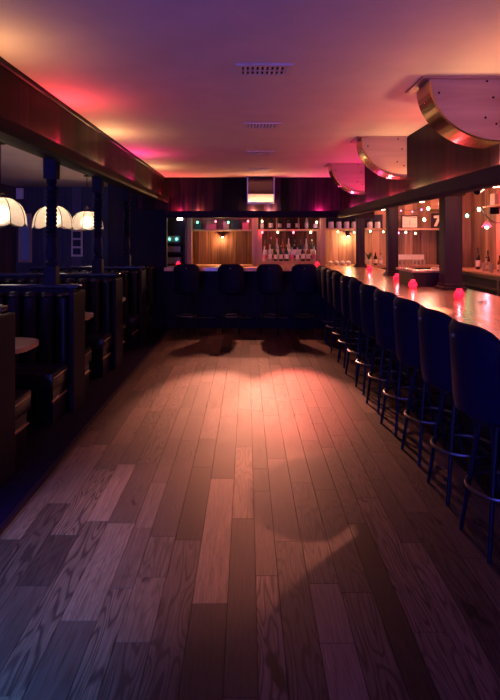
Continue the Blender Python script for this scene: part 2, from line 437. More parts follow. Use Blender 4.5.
# ------------------------------------------------------------------ booths
XA, XB = -1.62, -3.3
D = [3.76+1.7*k for k in range(4)]
names_b = ['nearest', 'second', 'third', 'fourth']
for k, d in enumerate(D):
    t = thing('booth_divider', f'{names_b[k]} dark wooden partition between booths, capped with a glossy rail', 'partition', ((XA+XB)/2, d, 0), 0, 'booth partitions')
    h = (XA-XB)/2
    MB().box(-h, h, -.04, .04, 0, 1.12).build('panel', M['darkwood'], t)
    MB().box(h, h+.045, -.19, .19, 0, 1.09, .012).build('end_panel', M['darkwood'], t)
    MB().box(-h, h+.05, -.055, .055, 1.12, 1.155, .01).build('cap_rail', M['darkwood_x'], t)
# bench, seat facing +y from a divider at y=0
def make_bench(label):
    t = thing('booth_bench', label, 'bench', (0, 0, 0), 0, 'booth benches')
    W = XA-XB-.01
    def bx(x0, x1, *a): return x0, x1
    MB().box(-W, -.02, .19, .56, 0.01, .30).build('base', M['boothvinyl'], t)
    MB().box(-W, 0, .17, .62, .30, .46, .035).build('seat_cushion', M['boothvinyl'], t, True)
    p = MB(); p.tube([(-.004, .2, .415), (-.001, .58, .415), (-.02, .615, .415)], .006, 6)
    p.build('piping', M['piping'], t, True)
    MB().box(-.03, -.008, .19, .58, .205, .217).build('base_trim', M['piping'], t)
    b = MB(); n = 11; w = W/n
    for i in range(n):
        x = -w*(i+.5)
        pr = []
        for j in range(9):
            a = PI*j/8; pr.append((x-math.cos(a)*w*.48, .085+math.sin(a)*.075))
        poly = [(x+w*.48, .045), (x-w*.48, .045)] + pr
        b.prism(poly[:], 'z', .44, 1.06)
        # rounded roll at top
        b.ball((x, .10, 1.06), w*.46, 12, 8, .55)
    b.build('channel_back', M['boothvinyl'], t, True)
    return t
bench = make_bench('tufted dark bench against the front side of the nearest booth partition')
def mirrored_bench(y, label):
    # the same bench turned to face the camera: built as a mirrored copy of every part
    c = dup(bench, (XA, y, 0), 0, label)
    for ch in c.children:
        me = ch.data.copy()
        for v in me.vertices: v.co.y = -v.co.y
        me.flip_normals(); ch.data = me
    return c
bench.location = (XA, D[0], 0)
bench['label'] = 'dark vinyl bench behind the nearest booth partition, facing away'
for k in (1, 2, 3):
    dup(bench, (XA, D[k], 0), 0, f'dark vinyl bench on the far side of the {names_b[k]} booth partition')
for k in (1, 2, 3):
    mirrored_bench(D[k], f'channel-tufted bench on the near side of the {names_b[k]} booth partition')
mirrored_bench(10.45-.2, 'last channel-tufted bench, against the dark panelled partition wall')
# tables
def table(y, label):
    t = thing('booth_table', label, 'table', (-2.5, y, 0), 0, 'booth tables')
    c_ = .22
    poly = [(-.8, -.31), (.8-c_, -.31)] + [(.8-c_+c_*math.sin(PI/2*k/6), -.31+c_-c_*math.cos(PI/2*k/6)) for k in range(1, 7)] + [(.8-c_+c_*math.cos(PI/2*k/6), .31-c_+c_*math.sin(PI/2*k/6)) for k in range(0, 7)] + [(-.8, .31)]
    MB().prism(poly, 'z', .715, .75).build('tabletop', M['tabletop'], t)
    MB().lathe([(.05, .04), (.035, .1), (.035, .66), (.12, .70), (.12, .715)], n=16).build('pedestal', M['blackmetal'], t, True)
    MB().box(-.3, .3, -.05, .05, 0.008, .04, .008).box(-.05, .05, -.22, -.05, 0.008, .04).box(-.05, .05, .05, .22, 0.008, .04).build('foot', M['blackmetal'], t)
for k, nm in enumerate(['nearest booth', 'second booth', 'third booth', 'farthest booth']):
    table(4.61+1.7*k, f'pale-topped pedestal table in the {nm}')
# dome lamps
def make_lamp():
    t = thing('dome_lamp', '', 'lamp', (0, 0, 0), 0, 'dome lamps hanging over the booth tables')
    ns, seg, rad, ht = 8, 6, .26, .30
    sh = MB(); bm = sh.bm; rings = []
    N_ = ns*seg; K = 9
    for j in range(K+1):
        q = j/K; ring = []
        for i in range(N_):
            a = 2*PI*i/N_
            lob = abs(math.sin(a*ns/2))     # 0 on a rib, 1 mid-segment
            r = rad*(math.sin(PI/2*min(1, .12+.88*q))**.9)*(1+.05*lob*q)
            z = ht*math.cos(PI/2*q*.96) - (.035*lob*max(0, q-.75)*4)
            if q == 0: r = .05
            ring.append(bm.verts.new((r*math.cos(a), r*math.sin(a), z)))
        rings.append(ring)
    for a, b in zip(rings, rings[1:]):
        for k in range(N_): bm.faces.new((a[k], a[(k+1) % N_], b[(k+1) % N_], b[k]))
    s = sh.build('lamp_shade', M['amber'], t, True)
    rb = MB()
    for i in range(ns):
        a = 2*PI*i/ns
        pts = []
        for j in range(K+1):
            q = j/K; r = rad*(math.sin(PI/2*min(1, .12+.88*q))**.9)+.002
            if q == 0: r = .05
            pts.append((r*math.cos(a), r*math.sin(a), ht*math.cos(PI/2*q*.96)))
        rb.tube(pts, .005, 5)
    # scalloped rim wire
    rim = []
    for i in range(N_+1):
        a = 2*PI*i/N_; lob = abs(math.sin(a*ns/2)); q = 1
        r = rad*(1+.05*lob)+.001
        rim.append((r*math.cos(a), r*math.sin(a), ht*math.cos(PI/2*.96)-.035*lob))
    rb.tube(rim, .005, 5, False)
    rb.build('ribs', M['leading'], s, True)
    MB().lathe([(.045, ht+.045), (.04, ht+.06), (.012, ht+.08), (.006, ht+.09)], n=12).build('cap', M['leading'], t, True)
    MB().tube([(0, 0, .2), (0, 0, H-1.725)], .005, 6).build('chain', M['leading'], t)
    MB().lathe([(.055, -.02), (.05, 0), (.0561, .0)], (0, 0, H-1.725), n=12).build('ceiling_rose', M['leading'], t)
    MB().ball((0, 0, .12), .105, 16, 12).build('globe_bulb', EM['globe'], t, True)
    return t
lamp = make_lamp()
LP = [(4.61, 'dome lamp over the nearest booth, outside the left edge'), (6.31, 'leftmost scalloped amber dome lamp, cut by the picture edge'),
      (8.01, 'middle amber dome lamp partly hidden by the turned post'), (9.71, 'rightmost and smallest amber dome lamp, beside the second post')]
for i, (y, lb) in enumerate(LP):
    if i == 0: lamp.location = (-2.68, y, 1.725); lamp['label'] = lb
    else: dup(lamp, (-2.68, y, 1.725), 0, lb)
    point((-2.68, y, 1.725+.275), (1, .68, .42), 2.2, .03, 'dome_lamp_light')
    point((-2.68, y, 1.725+.03), (1, .68, .42), .8, .03, 'dome_lamp_light')

# turned posts
def post(y, label):
    t = thing('turned_post', label, 'post', (-1.84, y, 1.155), 0, 'turned posts between booths and soffit')
    MB().box(-.06, .06, -.06, .06, 0, .17, .006).build('lower_block', M['darkwood'], t); MB().box(-.06, .06, -.06, .06, .99, 1.184, .006).build('upper_block', M['darkwood'], t)
    pr = [(.045, .17), (.058, .19), (.058, .205), (.036, .225), (.05, .25), (.056, .30), (.05, .36), (.04, .42)]
    z = .44
    while z < .86:
        pr += [(.046, z), (.054, z+.015), (.046, z+.03), (.041, z+.035)]; z += .04
    pr += [(.04, .87), (.056, .89), (.056, .915), (.036, .935), (.05, .96), (.045, .99)]
    MB().lathe(pr, n=20).build('turned_shaft', M['darkwood'], t, True)
post(D[1], 'nearest dark turned post, rising from second booth partition to the left soffit')
post(D[2], 'second dark turned post, beside the smallest dome lamp')
post(D[3], 'farthest dark turned post, in front of the dark partition wall')

# ------------------------------------------------------------------ the bar
t = thing('bar_counter', 'L-shaped bar with glossy varnished wooden top and dark panelled front', 'bar', (0, 0, 0))
def Lpoly(x0, x1, ya, yb, y0, xl): return [(x0, y0), (x1, y0), (x1, yb), (xl, yb), (xl, ya), (x0, ya)]
MB().prism(Lpoly(1.30, 2.25, 9.95, 10.65, 1.0, -1.42), 'z', 1.025, 1.07).build('countertop', M['counter'], t)
MB().prism([(1.285, 1.0), (1.30, 1.0), (1.30, 9.95), (-1.42, 9.95), (-1.42, 9.935), (1.285, 9.935)], 'z', 1.015, 1.075).build('edge_band', M['counter'], t)
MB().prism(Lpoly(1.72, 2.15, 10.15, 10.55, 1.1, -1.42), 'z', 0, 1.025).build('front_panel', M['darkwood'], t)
fr = MB(); fr.tube([(1.56, 1.2, .2), (1.56, 9.98, .2), (-1.38, 9.98, .2)], .02, 8)
f = fr.build('foot_rail', M['blackmetal'], t, True)
for y in (2, 3.6, 5.2, 6.8, 8.4): MB().box(1.56, 1.72, y-.01, y+.01, .19, .21).build('bracket', M['blackmetal'], f)
for x in (-1.0, 0, 1.0): MB().box(x-.01, x+.01, 9.98, 10.15, .19, .21).build('bracket', M['blackmetal'], f)
for i in range(4): MB().tube([(-1.0+.62*i, 9.955, .215), (-.55+.62*i, 9.955, .215)], .006, 6).build('rail_glint', M['chrome'], t, True)  # chrome strips stand in for the broken highlight along the foot rail

# stools: at origin, facing +x (the backrest is towards -x)
def make_stool():
    t = thing('bar_stool', '', 'bar stool', (0, 0, 0), 0, 'bar stools')
    MB().lathe([(.18, .66), (.205, .68), (.212, .71), (.212, .755), (.20, .785), (.16, .80), (.0001, .805)], n=24, cap1=False).build('seat', M['vinyl'], t, True)
    b = MB(); bm = b.bm; n = 16; rows = []
    for i in range(n+1):
        th = -.82+1.64*i/n
        q = abs(th)/.82
        top = 1.162-.06*q**5
        ro, ri = .262, .21
        col = []
        def P(r, z): return bm.verts.new((-(r+.068)*math.cos(th)+.078, (r+.068)*math.sin(th), z))
        lean = .02
        for (r, z) in ((ro-.01, .70), (ro, .75), (ro+lean*.6, .95), (ro+lean, top-.04), (ro+lean-.012, top-.01), ((ro+ri)/2+lean, top),
                       (ri+lean+.008, top-.012), (ri+lean, top-.045), (ri+lean*.6, .95), (ri, .75), (ri+.01, .70)):
            col.append(P(r, z))
        rows.append(col)
    m = len(rows[0])
    for a, c in zip(rows, rows[1:]):
        for j in range(m): bm.faces.new((a[j], c[j], c[(j+1) % m], a[(j+1) % m]))
    bm.faces.new(rows[0]); bm.faces.new(rows[-1][::-1])
    bk = b.build('backrest', M['vinyl'], t, True)
    MB().ball((-.275, 0, 1.09), .011, 10, 6).build('stud', M['chrome'], bk, True)
    MB().lathe([(.11, .62), (.11, .645), (.18, .66)], n=20).build('swivel_plate', M['blackmetal'], t, True)
    for sx, sy in ((1, 1), (1, -1), (-1, 1), (-1, -1)):
        MB().tube([(sx*.085, sy*.085, .64), (sx*.115, sy*.115, .45), (sx*.165, sy*.165, .0)], [.014, .014, .011], 8).build('leg', M['blackmetal'], t, True)
    MB().torus((0, 0, .30), .192, .0095).build('foot_ring', M['chrome'], t, True)
    return t
stool = make_stool()
ord_ = ['nearest', 'second', 'third', 'fourth', 'fifth', 'sixth', 'seventh', 'eighth', 'ninth', 'tenth', 'eleventh']
first = True
for k in range(11):
    y = 3.02+.605*k; x = 1.35+R.uniform(-.015, .015)
    lb = f'{ord_[k]} dark vinyl bar stool from the camera along the right leg of the bar' if k < 10 else 'farthest dark bar stool of the right row, in the corner of the bar'
    rz = R.uniform(-.10, .10)+.12
    if first: stool.location = (x, y, 0); stool.rotation_euler = (0, 0, rz); stool['label'] = lb; first = False
    else: dup(stool, (x, y, 0), rz, lb)
for x, lb in ((-1.0, 'leftmost dark stool at the back leg of the bar'), (-.26, 'second stool from left at the back leg of the bar'),
              (.38, 'third stool from left at the back leg of the bar, below the steel-framed box'), (.95, 'rightmost of the four dark stools at the back leg of the bar')):
    dup(stool, (x, 9.62, 0), PI/2+R.uniform(-.1, .1), lb).scale = (.84, .84, 1)

# columns standing on the bar
def column(x, y, w, label):
    t = thing('bar_column', label, 'column', (x, y, 1.07), 0, 'square columns standing on the bar')
    h = 2.058-1.07
    MB().box(-w/2, w/2, -w/2, w/2, .03, h-.04, .012).build('shaft', M['column'], t)
    MB().box(-w/2-.035, w/2+.035, -w/2-.035, w/2+.035, 0, .03, .008).box(-w/2-.015, w/2+.015, -w/2-.015, w/2+.015, .03, .06, .006).build('base', M['column'], t)
    MB().box(-w/2-.02, w/2+.02, -w/2-.02, w/2+.02, h-.04, h-.032+.032-.01, .005).build('capital', M['column'], t)
column(2.07, 5.9, .18, 'nearest thick dark wooden column standing on the bar top')
column(1.99, 7.95, .14, 'middle dark wooden column on the bar top')
column(1.99, 10.2, .14, 'farthest wooden column, at the corner of the bar')

# raised server's well on the bar
t = thing('service_well', 'low raised wooden service well on the bar behind nearest column', 'service station', (1.78, 6.2, 1.07))
MB().box(0, .46, 0, .03, 0, .15).box(0, .46, .57, .6, 0, .15).box(0, .03, .03, .57, 0, .15).box(.43, .46, .03, .57, 0, .15).build('box', M['column'], t)
MB().box(-.03, .47, -.03, .2, .15, .175, .006).box(-.03, .10, .2, .63, .15, .175, .006).box(.38, .47, .2, .63, .15, .175, .006).build('ledge', M['counter'], t)
MB().box(.03, .43, .03, .57, 0, .02).build('well_floor', M['black'], t)

# candles
def make_candle():
    t = thing('candle_holder', '', 'candle', (0, 0, 0), 0, 'red glass candles on the bar'); t.scale = (.8, .8, .8)
    MB().lathe([(.03, .0), (.048, .018), (.056, .045), (.048, .075), (.030, .09), (.030, .10), (.034, .112), (.031, .112), (.027, .10), (.027, .09), (.044, .074), (.052, .045), (.044, .02), (.028, .006)], n=20).build('glass', M['redglass'], t, True)
    MB().lathe([(.026, .008), (.026, .05), (.001, .051)], n=14).build('wax', EM['wax'], t, True)
    MB().lathe([(.001, .051), (.006, .06), (.004, .07), (.0005, .082)], n=8).build('flame', EM['yellow'], t, True)
    return t
cands = [(1.80, 4.92, 'red glass candle at the foot of the nearest column'), (1.71, 5.98, 'red glass candle in front of the raised service well'),
         (1.80, 6.95, 'red glass candle just in front of the middle column'), (1.88, 8.9, 'red glass candle on the bar between middle and farthest columns'),
         (1.25, 10.3, 'red glass candle on the back bar leg near the corner'), (-1.22, 10.3, 'red glass candle at the left end of the back bar leg')]
cd = make_candle()
for i, (x, y, lb) in enumerate(cands):
    if i == 0: cd.location = (x, y, 1.07); cd['label'] = lb
    else: dup(cd, (x, y, 1.07), 0, lb)
    point((x, y, 1.07+.11), (1, .2, .25), .3, .01, 'candle_light')
    point((x, y, 1.07+.065), (1, .6, .6), .35, .005, 'candle_light')
t = tag(MB().tube([(1.86, 4.66, 1.078), (1.89, 4.64, 1.082), (1.92, 4.655, 1.08), (1.93, 4.69, 1.078)], .006, 6).build('bottle_opener', M['black'], None, True), 'small black curled opener on the bar by the nearest candle', 'opener')

# ------------------------------------------------------------------ back bar (far wall)
BY = 11.5
t = thing('back_bar', 'pine-framed back bar with posts and shelves along the far wall', 'back bar', (0, 0, 0))
MB().box(-1.19, 3.95, BY-.05, YB-.02, .99, 1.04, .006).build('counter', M['pineshelf'], t)
MB().box(-1.19, 3.95, BY, YB-.02, 0, .99).build('cupboard_base', M['darkwood'], t)
for x0, x1 in ((-1.19, -1.09), (.10, .22), (1.45, 1.56)):
    MB().box(x0, x1, BY-.04, BY+.06, 1.04, 2.25, .006).build('upright', M['pinepost'], t)
MB().box(-1.09, .10, BY, YB-.02, 1.72, 1.755).build('shelf', M['pineshelf'], t)
MB().box(.22, 1.45, BY, YB-.02, 1.72, 1.755).build('shelf', M['pineshelf'], t)
MB().box(1.56, 2.66, BY, YB-.02, 1.74, 1.775).build('shelf', M['pineshelf'], t)
MB().box(2.8, 3.95, BY+.05, YB-.02, 1.74, 1.775).build('shelf', M['pineshelf'], t)
MB().box(.22, .30, BY+.01, BY+.05, 1.04, 1.72).box(1.39, 1.45, BY+.01, BY+.05, 1.04, 1.72).box(.30, 1.39, BY+.01, BY+.05, 1.04, 1.12).build('inner_frame', M['pinepost'], t)
MB().box(.58, .60, BY+.02, BY+.10, 1.755, 2.25).box(1.02, 1.04, BY+.02, BY+.10, 1.755, 2.25).build('cubby_upright', M['pinepost'], t)
MB().box(-1.19, 2.7, BY-.04, BY+.06, 2.05, 2.12).build('header', M['pinepost'], t)

def bottle(x, y, z, s, glass, label, cap='black', lab='cream', fat=1, lbl=None):
    t = thing('bottle', lbl, 'bottle', (x, y, z), R.uniform(0, 6), label)
    r = .036*fat
    MB().lathe([(r*.9, 0), (r, .01), (r, .155*s), (r*.85, .185*s), (r*.4, .225*s), (.0135, .245*s), (.0135, .285*s)], n=16).build('body', M[glass], t, True)
    MB().lathe([(r+.001, .04*s), (r+.001, .13*s)], n=16, cap0=False, cap1=False).build('paper_label', M[lab], t, True)
    MB().lathe([(.0155, .28*s), (.0155, .31*s)], n=10).build('cap', M[cap], t, True)
glasses = ['g_dark', 'g_green', 'g_amber', 'g_clear']
gn = {'g_dark': 'black glass', 'g_green': 'green glass', 'g_amber': 'amber', 'g_clear': 'clear glass'}
labn = {'cream': 'cream', 'white': 'white', 'pinkbox': 'pink'}
def row(n, x0, x1, y, z, smin, smax, where, group, first=0):
    for i in range(n):
        g = R.choice(glasses); la = R.choice(['cream', 'white', 'cream', 'pinkbox']); s = R.uniform(smin, smax)
        x = x0+(x1-x0)*i/(n-1)
        o = ['leftmost', 'second from left', 'third from left', 'fourth from left', 'fifth from left', 'sixth from left', 'seventh from left', 'eighth from left', 'ninth from left', 'tenth from left'][i]
        if i == n-1: o = 'rightmost'
        sz = 'tall' if s > (smin+smax)/2 else 'short'
        bottle(x, y+R.uniform(-.012, .012), z, s, g, group, R.choice(['black', 'black', 'pinkbox']), la, R.uniform(1.0, 1.25), f'{sz} {gn[g]} bottle with {labn[la]} label, {o} in {where}')
row(9, .37, 1.32, BY+.27, 1.18, 1.2, 1.45, 'middle bay rear row', 'bottles in the middle bay')
row(10, .35, 1.34, BY+.12, 1.12, .95, 1.15, 'middle bay front row', 'bottles in the middle bay')
tag(MB().box(.31, 1.38, BY+.20, YB-.03, 1.04, 1.18).build('riser_step', M['pineshelf']), 'wooden step under the rear row of bottles in the middle bay', 'riser')
tag(MB().box(.31, 1.38, BY+.055, BY+.198, 1.04, 1.12).build('riser_step', M['pineshelf']), 'lower wooden step under the front row of bottles in the middle bay', 'riser')
row(7, .30, 1.38, BY+.2, 1.755, .75, .95, 'top shelf row', 'bottles on the top shelf')
row(5, 2.25, 2.68, BY+.12, 1.04, .7, 1.0, 'group beside potted plant', 'bottles beside the plant')
# boxes on the top shelf of the left bay
for x, w, h, mt, lb in ((-.98, .14, .12, 'black', 'small black box at the left end of the left bay shelf'), (-.72, .20, .10, 'pinkbox', 'low pink box on the left bay top shelf'),
                        (-.42, .12, .16, 'pinkbox', 'upright pink box in the middle of the left bay shelf'), (-.22, .13, .18, 'black', 'tall black box on the left bay top shelf'), (-.03, .12, .13, 'pinkbox', 'pink box at the right end of the left bay shelf')):
    tag(MB().box(x-w/2, x+w/2, BY+.1, BY+.25, 1.755, 1.755+h, .006).build('box', M[mt]), lb, 'box', 'boxes on the left bay shelf')
# jars in the right bay (row of pale jars with dark lids)
for i in range(7):
    x = 1.68+.155*i
    t = thing('jar', '', 'jar', (x, BY+.1, 1.775), 0, 'row of pale jars on the right bay shelf')
    t['label'] = ['pale jar at the left end of the row on the right bay shelf, greenish', 'second pale jar from the left on the right bay shelf', 'third pale jar from the left on the right bay shelf', 'middle pale jar of the seven on the right bay shelf',
                  'third pale jar from the right on the right bay shelf', 'second pale jar from the right on the right bay shelf', 'pale jar at the right end of the row on the right bay shelf'][i]
    MB().lathe([(.05, 0), (.055, .01), (.055, .10), (.045, .13)], n=16).build('body', M['white'], t, True)
    MB().lathe([(.05, .13), (.05, .16)], n=16).build('lid', M['black'], t, True)
bb_ = bpy.data.objects['back_bar']
MB().box(-1.09, .10, YB-.04, YB-.02, 1.04, 1.72).build('back_panel', M['sidepanel'], bb_)
MB().box(.22, 1.45, YB-.04, YB-.02, 1.04, 2.05).build('back_panel', M['sidepanel'], bb_)
tag(MB().box(1.60, 2.74, BY+.22, BY+.24, 1.776, 2.05).build('shelf_backing', M['black']), 'dark board behind the row of pale jars', 'board')
# rolled white cloths
for i in range(4):
    x = 1.66+.12*i
    m = MB().ball((x, BY+.06, 1.085), .055, 14, 8, .8)
    tag(m.build('folded_cloth', M['white'], None, True), ['leftmost', 'second from left', 'third from left', 'rightmost'][i]+' of four rounded white cloths on the far counter', 'cloth', 'white cloths on the far counter')
# potted plant
t = thing('potted_plant', 'spiky-leaved plant in a pale pot on the far counter', 'plant', (2.42, BY+.02, 1.04))
MB().lathe([(.04, 0), (.06, .10), (.062, .11), (.055, .11)], n=16).build('pot', M['cream'], t, True)
lf = MB()
for i in range(16):
    a = i*2.4; l = R.uniform(.10, .2); u = Vector((math.cos(a), math.sin(a), 0)); s = Vector((-math.sin(a), math.cos(a), 0))
    base = Vector((0, 0, .1)); mid = base+u*l*.35+Vector((0, 0, l*.7)); tip = base+u*l*.8+Vector((0, 0, l*.95))
    v = [lf.bm.verts.new(p) for p in (base-s*.006, mid-s*.014, tip, mid+s*.014, base+s*.006)]
    lf.bm.faces.new(v)
lf.build('leaves', M['green'], t)
# sconces on the far wall
def sconce(x, z, label):
    t = thing('wall_sconce', label, 'wall lamp', (x, YB, z))
    MB().box(-.04, .04, -.02, 0, -.04, .04, .006).build('wall_plate', M['blackmetal'], t)
    MB().tube([(0, -.02, 0), (0, -.10, .02), (0, -.12, 0)], .008, 6).build('arm', M['blackmetal'], t, True)
    MB().lathe([(.02, 0), (.035, -.03), (.06, -.055)], (0, -.12, 0), n=14, cap1=False).build('lamp_shade', M['blackmetal'], t, True)
    MB().ball((0, -.12, -.05), .024, 10, 8).build('bulb', EM['yellow'], t, True)
    point((x, YB-.17, z-.12), (1, .56, .24), 20 if x < 0 else 9, .03, 'sconce_light')
sconce(-.5, 1.66, 'small wall lamp glowing on bare boards in the left bay')
sconce(2.06, 1.68, 'small wall lamp glowing on boards under the row of jars')
# string lights: thing > cord, bulbs
def string_lights(pts, cols, label, r=.016, power=.4):
    t = thing('string_lights', label, 'string lights', pts[0])
    o = Vector(pts[0]); P = [Vector(p)-o for p in pts]
    MB().tube([p+Vector((0, 0, .012)) for p in P], .004, 5).build('cord', M['cord'], t, True)
    for p, c in zip(P, cols):
        MB().ball((p.x, p.y, p.z-.008), r, 10, 8, 1.25).build('bulb', EM[c], t, True)
        colr = {'red': (1, .08, .12), 'yellow': (1, .6, .3), 'green': (.1, 1, .45), 'pink': (1, .12, .35), 'white': (1, .7, .5)}[c]
        point((o.x+p.x, o.y+p.y-.05, o.z+p.z-.03), colr, power, .02, 'string_bulb_light')
string_lights([(-.98, BY-.02, 1.90), (-.62, BY-.02, 1.915), (-.37, BY-.02, 1.90), (.02, BY-.02, 1.92)], ['green', 'red', 'green', 'red'], 'string of green and red bulbs across the top of the left bay', .018)
string_lights([(.30, BY-.02, 1.70), (.61, BY-.02, 1.70), (.92, BY-.02, 1.70), (1.26, BY-.02, 1.70)], ['red', 'yellow', 'red', 'yellow'], 'string of red and warm bulbs hanging above the bottles of the middle bay', .02)
string_lights([(.30, BY-.02, 1.92), (1.38, BY-.02, 1.90)], ['yellow', 'white'], 'two warm bulbs at the top corners of the middle bay', .018)
string_lights([(1.80, BY-.02, 1.71), (2.12, BY-.02, 1.70), (2.44, BY-.02, 1.72), (2.70, BY-.02, 1.71)], ['yellow', 'yellow', 'white', 'yellow'], 'string of warm bulbs under the row of pale jars', .016)
string_lights([(3.0, BY, 1.69), (3.15, BY, 1.70), (3.34, BY, 1.68)], ['pink', 'white', 'yellow'], 'string of small bulbs below the framed picture shelf', .018)
string_lights([(2.92, BY-.05, 2.02), (3.5, BY-.05, 1.95), (3.58, BY-.05, 2.17)], ['white', 'yellow', 'yellow'], 'three bright warm bulbs around the framed picture', .03, .5)
string_lights([(3.0, BY-.2, 2.12), (3.22, BY-.2, 2.10), (3.4, BY-.2, 2.14)], ['red', 'red', 'pink'], 'red and pink bulbs above the framed picture', .014, .4)

# framed picture, sign and upper cabinet
t = thing('framed_picture', 'wide pale framed picture propped on the high shelf', 'picture', (3.27, BY+.15, 1.775))
MB().box(-.15, .15, 0, .012, 0, .24).build('print', M['cream'], t)
MB().box(-.165, .165, -.012, .015, .24, .26).box(-.165, .165, -.012, .015, -.0, .015).box(-.165, -.15, -.012, .015, .015, .24).box(.15, .165, -.012, .015, .015, .24).box(-.003, .003, -.004, 0, .05, .17).build('frame', M['column'], t)
t = thing('number_sign', 'framed sign reading 7 on the high shelf beside bright bulb', 'sign', (3.80, BY+.12, 1.775))
MB().box(-.11, .11, 0, .02, 0, .30).build('board', M['column'], t)
MB().prism([(-.06, .25), (.07, .26), (.075, .215), (.0, .04), (-.055, .04), (.015, .205), (-.055, .20)], 'y', -.012, -.0).build('numeral', M['cream'], t)
t = thing('wall_cupboard', 'small pine wall cupboard above the number sign', 'cupboard', (3.85, YB, 2.16))
MB().box(-.16, .16, -.22, 0, 0, .32).build('body', M['pinepost'], t)
MB().box(-.15, -.004, -.235, -.22, .01, .31).build('door', M['pineshelf'], t); MB().box(.004, .15, -.235, -.22, .01, .31).build('door', M['pineshelf'], t)
t = thing('tall_cooler', 'tall dark glass-fronted cooler behind the nearest column', 'cooler', (4.02, BY-.08, 1.04))
MB().box(-.16, .06, -.0, .4, -.0, .68).build('body', M['black'], t); MB().box(-.14, .04, -.01, 0, .06, .62).build('glass_door', M['g_dark'], t)
tag(MB().box(2.9, 3.62, YB-.05, YB-.0, 1.12, 1.24).build('backsplash', M['white']), 'pale tiled ledge on the far wall behind the glasses', 'ledge')
for i in range(9):
    x = 2.93+.075*i
    t = thing('drinking_glass', ['leftmost', 'second', 'third', 'fourth', 'fifth', 'sixth', 'seventh', 'eighth', 'rightmost'][i]+' clear glass from the left in the row on the far counter', 'glass', (x, BY+.05, 1.04), 0, 'row of clear glasses on the far counter')
    MB().lathe([(.025, 0), (.032, .11), (.030, .11), (.023, .006)], n=14).build('bowl', M['g_clear'], t, True)

# media rack left of back bar
t = thing('media_rack', 'dark equipment rack with green display left of the back bar', 'rack', (-1.46, 11.35, 0))
t_rack = t
MB().box(-.26, -.22, 0, .5, 0, 2.15).box(.22, .26, 0, .5, 0, 2.15).box(-.22, .22, .46, .5, 0, 2.15).box(-.22, .22, 0, .46, 1.27, 1.31).box(-.22, .22, 0, .46, 1.45, 1.50).box(-.22, .22, 0, .46, 2.10, 2.15).box(-.22, .22, 0, .46, 1.02, 1.08).build('cabinet', M['black'], t)
tag(MB().box(-1.60, -1.32, 11.38, 11.7, 1.50, 1.62, .004).build('amplifier', M['paleblue']), 'amplifier with green lights on the upper shelf of the rack', 'amplifier')
for x in (-1.52, -1.38): MB().ball((x, 11.375, 1.56), .022, 10, 6).build('display_light', EM['led'], bpy.data.objects['amplifier'], True)
tag(MB().box(-1.61, -1.31, 11.38, 11.7, 1.31, 1.42, .004).build('grey_case', M['paleblue']), 'grey case on the middle shelf of the rack', 'case')
tag(MB().box(-1.61, -1.31, 11.38, 11.7, 1.08, 1.20, .004).build('grey_case', M['paleblue']), 'grey case on the bottom visible shelf of the rack', 'case')
MB().box(.10, .20, -.04, 0, 1.93, 1.97).build('strip_lamp', EM['white'], t_rack)

# ------------------------------------------------------------------ right side of the bar room
t = thing('side_back_bar', 'pine back counter with dark coolers along the right wall', 'back bar', (0, 0, 0))
MB().box(4.0, XR, 6.5, BY-.08, .96, 1.0, .006).build('counter', M['pineshelf'], t)
MB().box(4.04, XR, 6.5, BY-.08, 0, .96).build('cooler_body', M['black'], t)
MB().box(4.02, 4.04, 6.5, BY-.1, .90, .95).box(4.02, 4.04, 6.5, BY-.1, .72, .76).build('steel_rail', M['steel'], t)
MB().box(4.03, 4.04, 10.9, 11.1, 0, .95).box(4.03, 4.04, 9.3, 9.36, 0, .95).build('stile', M['steel'], t)
for x, y, s, g, lb in ((4.28, 10.75, 1.3, 'g_dark', 'tall dark bottle on the right back counter'), (4.36, 10.5, 1.15, 'g_dark', 'second dark bottle on the right back counter, slightly shorter'), (4.25, 10.3, .8, 'g_clear', 'clear pourer bottle in front of dark bottles at right'), (4.4, 10.1, .9, 'g_amber', 'amber bottle at right end of the right back counter group')):
    bottle(x, y, 1.0, s, g, 'bottles on the right back counter', 'black', 'white', 1.1, lb)
for i, (x, y) in enumerate(((4.14, 10.15), (4.18, 9.95), (4.12, 9.78), (4.2, 9.6))):
    t = thing('drinking_glass', ['clear glass nearest the dark bottles at right', 'second clear glass from the dark bottles at right', 'third clear glass from the dark bottles at right', 'clear glass farthest right on the right back counter'][i], 'glass', (x, y, 1.0), 0, 'glasses on the right back counter')
    MB().lathe([(.03, 0), (.038, .15), (.036, .15), (.028, .006)], n=14).build('bowl', M['g_clear'], t, True)
t = thing('wall_shelf', 'pine shelf high on the right wall', 'shelf', (XR, 9.9, 2.14))
MB().box(-.22, 0, -.8, .9, 0, .03).build('board', M['pineshelf'], t)
for y in (-.6, .2, .7): MB().box(-.16, 0, y-.015, y+.015, -.12, 0).build('bracket', M['blackmetal'], t)
tag(MB().box(4.42, 4.55, 10.35, 10.55, 2.17, 2.38, .006).build('box', M['cream']), 'upright cream box on the high right shelf', 'box')
tag(MB().box(4.42, 4.55, 9.95, 10.2, 2.17, 2.42, .006).build('box', M['pinkbox']), 'larger pink box on the high right shelf', 'box')
# draped bunting below that shelf
sw = []
for i in range(13):
    q = i/12; sw.append((4.36, 10.8-1.5*q, 2.14-.30*(1-(2*q-1)**2)))
tag(MB().tube(sw, .012, 6).build('garland', M['column'], None, True), 'dark garland swagged below the high right shelf', 'garland')
string_lights([(4.3, 10.75, 2.12), (4.25, 11.2, 2.02)], ['white', 'green'], 'white and green bulbs beside the nearest column at right', .03, .4)
